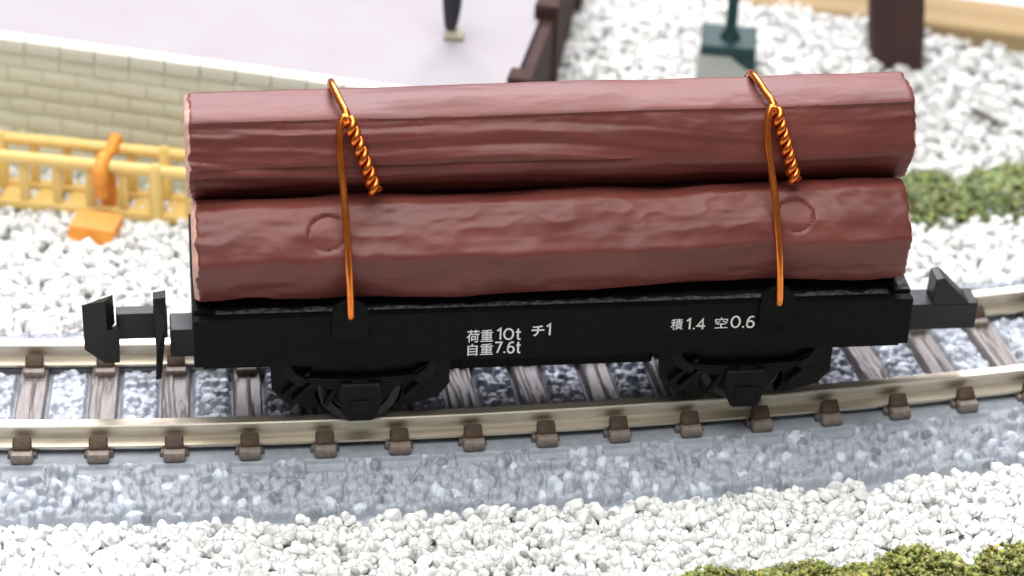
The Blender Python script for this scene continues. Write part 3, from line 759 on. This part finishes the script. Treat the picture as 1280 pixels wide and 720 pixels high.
bm = bmesh.new(); tube(bm, [(-.3, -4.4, .4), (-.35, -5.1, -.2)], [.42, .34], 8); from_bm('sprue_stub', bm, M_ORANGE, oc, 60)

# --- green lamp post on a block base
gp = hit(904, 128); gfw = CAM_F.copy(); gfw[2] = 0; gyaw = math.atan2(CAM_R[1], CAM_R[0])
lp = thing('lamp_post', (gp[0], gp[1], float(ground_z(gp[0], gp[1]))), 'dark teal lamp post on a pale grey green block in white gravel', 'lamp post', rz=gyaw-.10)
bm = bmesh.new(); hull(bm, [(x*sx, y0, z0) for (x, y0, z0) in ((2.75, -.2, -.6), (2.3, 0.1, 4.19), (2.2, 4.4, 4.19), (2.75, 4.8, -.6)) for sx in (-1, 1)]); from_bm('block_base', bm, M_BASE, lp)
bm = bmesh.new(); box(bm, -2.3, 2.3, .02, 4.4, 4.2, 5.1, .15); from_bm('top_plate', bm, M_TEAL, lp)
bm = bmesh.new(); hull(bm, [(.3, .3, 4.18), (2.3, .3, 4.18), (2.38, .2, 2.9), (1.6, .2, 3.3), (.3, .02, 4.18), (2.3, .02, 4.18), (2.42, -.08, 2.9), (1.6, -.06, 3.3)]); from_bm('paint_run', bm, M_TEAL, lp)
bm = bmesh.new(); tube(bm, [(0.1, 1.9, 4.98), (0.1, 1.9, 5.5), (.1, 1.9, 5.9), (.1, 1.9, 30)], [.95, .75, .48, .42], 16); from_bm('pole', bm, M_TEAL, lp, 50)
bm = bmesh.new(); tube(bm, [(.1, 1.9, 29.6), (.1, 1.9, 30.4), (.1, 1.9, 33), (.1, 1.9, 33.8)], [.6, 1.1, 1.6, .2], 12); from_bm('lantern', bm, M_TEAL, lp, 30)

# --- brown post
bp = hit(1124, 98)
pp = thing('brown_post', (bp[0], bp[1], bp[2]-.6), 'thick dark brown post leaning slightly out of white gravel', 'post', rz=gyaw)
bm = bmesh.new()
nseg, nh = 20, 26; rings = []
for i in range(nh):
    z = i*1.25; ring = []
    for k in range(nseg):
        t = 2*math.pi*k/nseg
        rx = 2.32*(1+.05*math.sin(3*t+i*.3)+.03*random.random()); ry = 1.7*(1+.06*math.sin(4*t-i*.2))
        c_, s_ = math.cos(t), math.sin(t)
        ring.append(bm.verts.new((math.copysign(abs(c_)**.55, c_)*rx-0.115*z, math.copysign(abs(s_)**.55, s_)*ry+2, z)))
    rings.append(ring)
for i in range(nh-1):
    for k in range(nseg): bm.faces.new((rings[i][k], rings[i][(k+1) % nseg], rings[i+1][(k+1) % nseg], rings[i+1][k]))
bm.faces.new(rings[0][::-1]); bm.faces.new(rings[-1])
from_bm('shaft', bm, M_POST, pp, 60)

# --- pine board that closes the layout at the back
zb = 4.0
b0 = onz(985, 8, zb)[:2]; b1 = onz(1280, 44, zb)[:2]; bd = (b1-b0)/np.linalg.norm(b1-b0); bn = np.array([-bd[1], bd[0]])
pk = onz(1262, 4, zb)[:2]; bwid = float((pk-b0)@bn)
pl_o = b0-bd*10
bm = bmesh.new(); L_ = np.linalg.norm(b1-b0)+70
box(bm, 0, L_, 0, bwid, 0, 9.0, .3)
board = from_bm('wooden_board', bm, M_PLANK); board.location = Vector((pl_o[0], pl_o[1], zb-9.0))*S; board.rotation_euler.z = math.atan2(bd[1], bd[0])
tag(board, 'tan pine board behind the white gravel', 'board')

# --- twig on the gravel
t0 = hit(1212, 136, 1.0); t1 = hit(1250, 155, 1.0)
bm = bmesh.new(); tube(bm, [(0, 0, 0), tuple((t1-t0)*.5+np.array([0, 0, .15])), tuple(t1-t0)], [.32, .24, .12], 8)
tw = from_bm('twig', bm, M_TWIG, None, 60); tw.location = Vector(t0)*S; tag(tw, 'short dark twig lying on white gravel near the brown post', 'twig')

# --- foam foliage
def foam(name, blobs, material, label, n, rmin, rmax, kind=None, group=None, dark=.45, cat='bush'):
    """blobs: list of (centre xyz, radii xyz)"""
    P = []
    for (c, rad, wgt) in blobs:
        k = int(n*wgt); d = RNG.normal(size=(k, 3)); d /= np.linalg.norm(d, axis=1)[:, None]; d[:, 2] = np.abs(d[:, 2])*1.0-.1
        rr = RNG.random((k, 1))**.35*(0.78+.45*fbm(d[:, 0]*2.2+c[0], d[:, 1]*2.2+c[1], d[:, 2]*2.2)[:, None])
        P.append(np.array(c)+d*rr*np.array(rad)*1.05)
    P = np.concatenate(P); n_ = len(P); R = RNG.uniform(rmin, rmax, n_)
    t = np.ones((n_, 3))*(dark+(1.25-dark)*RNG.random((n_, 1))); t[:, 0] *= RNG.uniform(.85, 1.15, n_); t[:, 2] *= RNG.uniform(.7, 1.4, n_)
    org_ = np.array([blobs[0][0][0], blobs[0][0][1], blobs[0][0][2]]); P = P-org_
    o = scatter(name, P, R, material, sub=1, rough=1.1, aniso=.7, tint=t, smooth=None, variants=20)
    o.location = Vector(org_)*S
    return tag(o, label, cat, group, kind)
def gpt(px, py): p = hit(px, py); return (p[0], p[1], p[2]-.2)
mb = []
for (px, py, rx, h) in ((1152, 272, 3.4, 2.2), (1178, 262, 3.2, 2.3), (1205, 272, 3.0, 2.0), (1228, 262, 3.6, 2.2), (1258, 262, 3.6, 2.4), (1288, 256, 4, 2.6), (1160, 246, 2.8, 2.3), (1238, 246, 3, 2.2), (1275, 240, 3.4, 2.4)):
    mb.append((gpt(px, py), (rx, rx*.9, h), 1/9))
foam('moss_patch', mb, M_MOSS2, 'soft green foam moss patch on gravel beyond the log ends', 8000, .18, .42, kind='stuff', cat='moss')
for (px, py, lab, bl) in (
    (890, 752, 'low olive foam bush, the flattest of those on the front gravel', [(0, 0, 3.0, 2.0), (-2.8, -.5, 2.2, 1.2), (3, -.4, 2.6, 2.1)]),
    (1010, 748, 'olive foam bush between the flattest bush and the roundest bush', [(0, 0, 3.2, 2.3), (-2.4, .2, 2.2, 1.9), (2.6, 0, 2.2, 2.2)]),
    (1135, 738, 'round olive foam bush, tallest dome on the front gravel', [(0, 0, 3.0, 3.4), (2.2, -.4, 2.4, 2.9), (-2.2, -.4, 2.2, 2.6)]),
    (1275, 738, 'olive foam bush spreading beside the round domed bush on front gravel', [(0, 0, 3.6, 3.4), (3.5, .3, 3, 3.5), (-3.4, -.6, 2.0, 1.9)])):
    g = gpt(px, py)
    foam('foam_bush', [((g[0]+a, g[1]+b, g[2]+.2), (r_, r_*.85, h), 1/len(bl)) for (a, b, r_, h) in bl], M_MOSS, lab, 7200, .07, .23, group='foam bushes on the front gravel')

# --- little standing figure (only a leg reaches into the picture)
def figure(loc, rz):
    root = thing('person', loc, 'tiny standing figure in dark navy trousers and pale shoes on the terrace', 'person', rz=rz)
    J = {'pelvis': (0, 0, 5.9), 'waist': (0, 0, 6.9), 'chest': (0, 0, 8.5), 'neck': (0, 0, 9.4), 'head0': (.1, 0, 9.9), 'head1': (.1, 0, 10.8),
         'shl': (0, .85, 9.0), 'ell': (-.1, 1.15, 7.5), 'wrl': (.25, 1.1, 6.2), 'hal': (.35, 1.08, 5.7),
         'shr': (0, -.85, 9.0), 'elr': (-.1, -1.15, 7.5), 'wrr': (.25, -1.1, 6.2), 'har': (.35, -1.08, 5.7),
         'hl': (0, .42, 5.5), 'kl': (.08, .40, 3.1), 'al': (-.02, .36, .62), 'hr': (0, -.42, 5.5), 'kr': (.08, -.40, 3.1), 'ar': (-.02, -.36, .62)}
    E = [('pelvis', 'waist'), ('waist', 'chest'), ('chest', 'neck'), ('neck', 'head0'), ('head0', 'head1'), ('chest', 'shl'), ('shl', 'ell'), ('ell', 'wrl'), ('wrl', 'hal'),
         ('chest', 'shr'), ('shr', 'elr'), ('elr', 'wrr'), ('wrr', 'har'), ('pelvis', 'hl'), ('hl', 'kl'), ('kl', 'al'), ('pelvis', 'hr'), ('hr', 'kr'), ('kr', 'ar')]
    RAD = dict(pelvis=1.1, waist=.95, chest=.85, neck=.35, head0=.55, head1=.55, shl=.42, ell=.32, wrl=.24, hal=.24, shr=.42, elr=.32, wrr=.24, har=.24, hl=.9, kl=.85, al=.5, hr=.9, kr=.85, ar=.5)
    names = list(J); me = bpy.data.meshes.new('tmp'); me.from_pydata([J[n] for n in names], [(names.index(a), names.index(b)) for a, b in E], [])
    o = bpy.data.objects.new('tmp', me); COL.objects.link(o)
    md = o.modifiers.new('skin', 'SKIN')
    for n, sv_ in zip(names, me.skin_vertices[0].data): sv_.radius = (RAD[n], RAD[n]); sv_.use_root = (n == 'pelvis')
    sb = o.modifiers.new('sub', 'SUBSURF'); sb.levels = 2; sb.render_levels = 2
    dg = bpy.context.evaluated_depsgraph_get(); bmm = bpy.data.meshes.new_from_object(o.evaluated_get(dg))
    COL.objects.unlink(o); bpy.data.objects.remove(o)
    V = np.array([v.co[:] for v in bmm.vertices]); bmm.transform(Matrix.Scale(S, 4)); bmm.name = 'body'
    bmm.materials.clear()
    for mm in (M_TROUSER, M_SHIRT, M_SKIN, M_HAIR): bmm.materials.append(mm)
    for p in bmm.polygons:
        c = sum((Vector(V[i]) for i in p.vertices), Vector())/len(p.vertices)
        p.material_index = 3 if (c.z > 10.45 or (c.z > 9.8 and c.x < -.1)) else 2 if (c.z > 9.35 or (abs(c.y) > .95 and 5.2 < c.z < 6.3)) else 1 if (c.z > 6.2) else 0
        p.use_smooth = True
    b = bpy.data.objects.new('body', bmm); COL.objects.link(b); b.parent = root
    for sy in (-.38, .38):
        bm = bmesh.new(); hull(bm, [(x, sy+y, z) for (x, w, z) in ((-.5, .3, .14), (-.42, .26, .95), (.05, .28, .9), (.7, .34, .5), (1.05, .24, .16), (.6, .38, .14)) for y in (-w, w)])
        sh = from_bm('shoe', bm, M_SHOE, root)
        bm = bmesh.new(); hull(bm, [(x, sy+y, z) for (x, w) in ((-.52, .3), (.5, .4), (1.1, .26)) for y in (-w, w) for z in (0, .15)]); from_bm('sole', bm, M_SOLE, sh)
    bm = bmesh.new(); hull(bm, [(.62, -.08, 10.2), (.62, .08, 10.2), (.85, 0, 10.15), (.6, 0, 10.5)]); from_bm('nose', bm, M_SKIN, root)
fp = onz(563, 46, ZP)
figure((fp[0], fp[1], ZP), gyaw)
